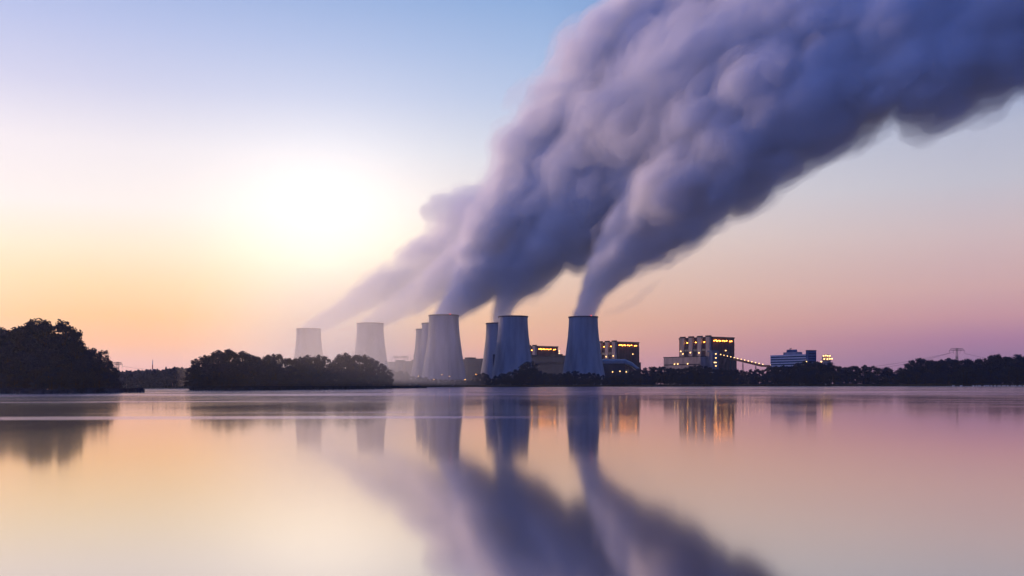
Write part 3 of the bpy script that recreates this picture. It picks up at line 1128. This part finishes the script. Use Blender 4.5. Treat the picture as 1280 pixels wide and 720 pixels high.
OI2 = [(236, 474), (245, 456), (300, 452), (400, 456), (415, 462), (470, 460), (488, 472)]
row(OI2, 244, 486, 8, lambda p: Di(p) - 14, lambda p: 'low shrub in the front row of the island, ' + ipart(p), 'front shrubs of the island', (.85, 1.05), ('bush',), (1.0, 1.5))
row([(236, 480), (245, 472), (400, 474), (488, 477)], 238, 490, 5.5, lambda p: Di(p) - 20, lambda p: 'waterside bush of the island, ' + ipart(p), 'waterside bushes of the island', (.8, 1.2), ('bush',), (1.2, 2.0))
row([(240, 466), (300, 458), (400, 462), (486, 470)], 248, 484, 9, lambda p: Di(p) + 16, lambda p: 'inner tree of the island, ' + ipart(p), 'inner trees of the island', (.9, 1.1), ('bush',), (1.2, 1.7))

# far shore
OF = [(484, 462), (500, 464), (512, 467), (520, 473), (527, 469), (535, 473), (560, 475), (590, 475), (598, 468), (606, 466), (612, 474), (620, 469), (640, 464), (650, 461), (655, 452.5), (665, 453), (669, 464), (690, 466), (705, 467), (715, 464), (722, 464),
      (728, 469), (735, 465), (745, 467), (755, 469), (770, 466), (785, 466), (800, 460), (820, 458.5), (840, 460), (860, 459.5), (870, 457), (885, 458), (895, 461.5), (920, 461), (940, 463.5), (955, 460), (970, 457.5), (990, 458), (1000, 452),
      (1015, 450), (1030, 455), (1045, 456.5), (1060, 459), (1075, 458), (1085, 456.5), (1100, 460), (1115, 461.5), (1125, 462), (1134, 455), (1150, 450), (1165, 451), (1178, 449), (1192, 451), (1205, 449), (1215, 450), (1230, 446.5),
      (1250, 446), (1290, 445), (1400, 446)]


def Ds(p):
    return float(np.interp(p, [480, 700, 900, 1040, 1120, 1280, 1400], [1262, 1275, 1275, 1225, 1158, 1118, 1090]))


def zone(p):
    for hi, t in ((526, 'left of the big central tower, behind the low bank'), (590, 'below the big central cooling tower'), (612, 'below the gap right of the big central tower'),
                  (652, 'at the foot of the dark tower without steam'), (669, 'tall clump at the right foot of the dark tower without steam'),
                  (706, 'between the two dark blue towers under the long hall'), (752, 'below the rightmost cooling tower'),
                  (800, 'below the low hall with the rounded roof'), (842, 'in the open stretch left of the lone boiler house'),
                  (900, 'below the lone floodlit boiler house'), (958, 'below the sloping lit conveyor'), (1000, 'below the pale office block'),
                  (1024, 'between the office block and the silo'), (1048, 'around the foot of the lit silo'),
                  (1128, 'in the low dip between the silo and the right-hand wood'), (1185, 'in the wood left of the pylon'),
                  (1212, 'at the foot of the pylon at right'), (9999, 'in the higher wood right of the pylon')):
        if p < hi:
            return t


rowno = [0]


def far_row(ol, px0, px1, step, dD, adj, frac, kinds, w):
    px = px0
    while px <= px1:
        D = Ds(px) + dD
        y = outline_y(ol, px)
        h = (CAMH + (yh(px) - y) / F * D - .45) * rnd.uniform(*frac)
        if h > 1.2:
            k = rnd.choice(kinds)
            zn = zone(px)
            tree(gx(px, D), D + rnd.uniform(-5, 5), h, rnd.uniform(*w), k, adj + ' ' + zn, adj.split(' ', 1)[1] + 's ' + zn, cat='shrub' if k == 'bush' else 'tree')
        px += step * rnd.uniform(.7, 1.3)


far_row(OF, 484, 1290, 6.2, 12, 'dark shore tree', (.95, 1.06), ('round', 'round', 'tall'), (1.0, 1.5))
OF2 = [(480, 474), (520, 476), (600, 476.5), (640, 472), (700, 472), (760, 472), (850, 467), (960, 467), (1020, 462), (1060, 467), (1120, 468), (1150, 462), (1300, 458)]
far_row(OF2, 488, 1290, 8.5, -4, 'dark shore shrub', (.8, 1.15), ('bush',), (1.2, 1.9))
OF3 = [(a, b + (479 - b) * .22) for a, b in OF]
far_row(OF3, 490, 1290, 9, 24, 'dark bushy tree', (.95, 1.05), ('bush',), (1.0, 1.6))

# distant forest across the inlet, too far to tell its trees apart
rg = np.random.RandomState(5)
vs = []
OD = [(130, 463), (150, 464), (165, 463.5), (180, 462.5), (192, 461.5), (200, 462.5), (207, 461), (215, 459.5), (225, 459), (233, 460.5), (250, 460), (300, 460), (480, 463)]
k = 26000
px = rg.uniform(128, 300, k)
D_ = rg.uniform(950, 1010, k)
nn = np.interp(px, [a for a, b in OD], [b for a, b in OD]) + 1.5 * np.sin(px * .9) * np.sin(px * .37) + 0.9 * np.abs(np.sin(px * 1.15)) + 0.5 * np.sin(px * 2.9)
top = CAMH + (481.5 - nn) / F * D_
zz = top * rg.uniform(0.0, 1, k) ** .8
ctr = np.stack([(px - 640) / F * D_, D_, zz], 1)
u = rg.normal(size=(k, 3)); u /= np.linalg.norm(u, axis=1)[:, None]
v = np.cross(u, rg.normal(size=(k, 3))); v /= np.linalg.norm(v, axis=1)[:, None]
s = rg.uniform(.5, 1.1, (k, 1))
Q = np.stack([ctr - u * s, ctr + v * s, ctr + u * s, ctr - v * s], 1).reshape(-1, 3)
me = bpy.data.meshes.new('distant_forest')
me.from_pydata(Q.tolist(), [], np.arange(k * 4).reshape(k, 4).tolist())
me.materials.append(M['leaf3'])
tag(link('distant_forest', me), 'distant blue forest across the inlet between the left wood and the island', 'forest', kind='stuff')


# reeds along the shores
def reeds(name, line, n, h, label, depth=6, mat='reed', seed=1):
    rg = np.random.RandomState(seed)
    line = np.array(line, float)
    seg = np.hypot(*np.diff(line, axis=0).T)
    cum = np.concatenate([[0], np.cumsum(seg)])
    t = rg.uniform(0, cum[-1], n)
    x = np.interp(t, cum, line[:, 0]); y = np.interp(t, cum, line[:, 1]) + rg.uniform(-1.0, depth, n)
    hh = rg.uniform(h * .6, h, n) * (1 + .25 * np.sin(t / 17.0) * np.sin(t / 5.3))
    lean = rg.normal(0, .12, (n, 2)) * hh[:, None]
    a = rg.uniform(0, math.pi, n)
    w = rg.uniform(.08, .22, n)
    bx = np.cos(a) * w; by = np.sin(a) * w
    v0 = np.stack([x - bx, y - by, np.full(n, -.1)], 1)
    v1 = np.stack([x + bx, y + by, np.full(n, -.1)], 1)
    v2 = np.stack([x + lean[:, 0] + bx * .3, y + lean[:, 1] + by * .3, hh], 1)
    v3 = np.stack([x + lean[:, 0] - bx * .3, y + lean[:, 1] - by * .3, hh], 1)
    Q = np.stack([v0, v1, v2, v3], 1).reshape(-1, 3)
    me = bpy.data.meshes.new(name)
    me.from_pydata(Q.tolist(), [], np.arange(n * 4).reshape(n, 4).tolist())
    me.materials.append(M[mat])
    tag(link(name, me), label, 'reeds', kind='stuff')


vis = [p for p in wig if gx(484, p[1]) < p[0] < gx(1330, p[1])]
reeds('reed_belt', vis, 22000, 2.6, 'olive brown reed belt along the whole far shore', 8, 'reed', 3)
reeds('reed_belt', [(gx(-20, 405), 404), (gx(60, 412), 412), (gx(140, 416), 416), (gx(175, 420), 420.5)], 9000, 1.9, 'dark reeds along the bank of the left wood running out to a low flat tip', 5, 'leaf3', 4)
reeds('reed_belt', [(gx(236, 590), 591), (gx(300, 585), 585), (gx(360, 610), 612), (gx(440, 700), 699), (gx(533, 850), 849)], 12000, 1.8, 'low reeds round the wooded island and along its thin right tail', 5, 'leaf2', 5)

# white birds resting on the water by the right shore
bm = MB()
prof = [(-.55, .02), (-.45, .16), (-.2, .26), (.1, .28), (.35, .2), (.5, .06)]
vs = []; nb = 8
for x, r in prof:
    for k in range(nb):
        t = 2 * math.pi * k / nb
        vs.append((x * 1.6, r * 1.5 * math.cos(t), .22 + r * 1.2 * math.sin(t)))
fs = [(i * nb + k, i * nb + (k + 1) % nb, (i + 1) * nb + (k + 1) % nb, (i + 1) * nb + k) for i in range(len(prof) - 1) for k in range(nb)]
fs += [tuple(range(nb))[::-1], tuple((len(prof) - 1) * nb + k for k in range(nb))]
bm.add(vs, fs)
bm.bar((.55, 0, .35), (.8, 0, .95), .11, 6, .07).bar((.8, 0, .95), (.95, 0, 1.08), .07, 6, .1)
bm.bar((.93, 0, 1.06), (1.15, 0, 1.0), .1, 6, .03)
ME_BIRD = bm.mesh('swimming_bird', M['feather'], True)
for pxs, lab, grp in (((1191, 1192.6, 1200.5, 1202), 'white bird floating by the reeds below and just right of the pylon', 'white birds below the pylon'),
                      ([1216 + i * 3.4 + rnd.uniform(-1.3, 1.3) for i in range(20)], 'white bird in the long line floating before the reeds at the right edge', 'line of white birds at the right edge')):
    for p_ in pxs:
        D = float(np.interp(p_, [1120, 1280], [1130, 1090])) - 35 + rnd.uniform(-6, 6)
        o = link('swimming_bird', ME_BIRD, None, (gx(p_, D), D, 0.0))
        o.rotation_euler = (0, 0, rnd.uniform(0, 6.28))
        tag(o, lab, 'bird', grp)

# ------------------------------------------------------------------ haze
hz_m = bpy.data.materials.new('haze')
hz_m.use_nodes = True
t = hz_m.node_tree
t.nodes.clear()
o = t.nodes.new('ShaderNodeOutputMaterial')
pv = t.nodes.new('ShaderNodeVolumePrincipled')
pv.inputs['Color'].default_value = (0.72, 0.80, 1.0, 1)
pv.inputs['Density'].default_value = 0.000036
pv.inputs['Anisotropy'].default_value = 0.7
t.links.new(pv.outputs[0], o.inputs['Volume'])
hz_o = MB().box(-GX - 60, GX + 60, -220, GX + 60, -2, 950).build('haze', hz_m)
tag(hz_o, 'thin evening haze over the lake and the power station', 'haze', kind='stuff')
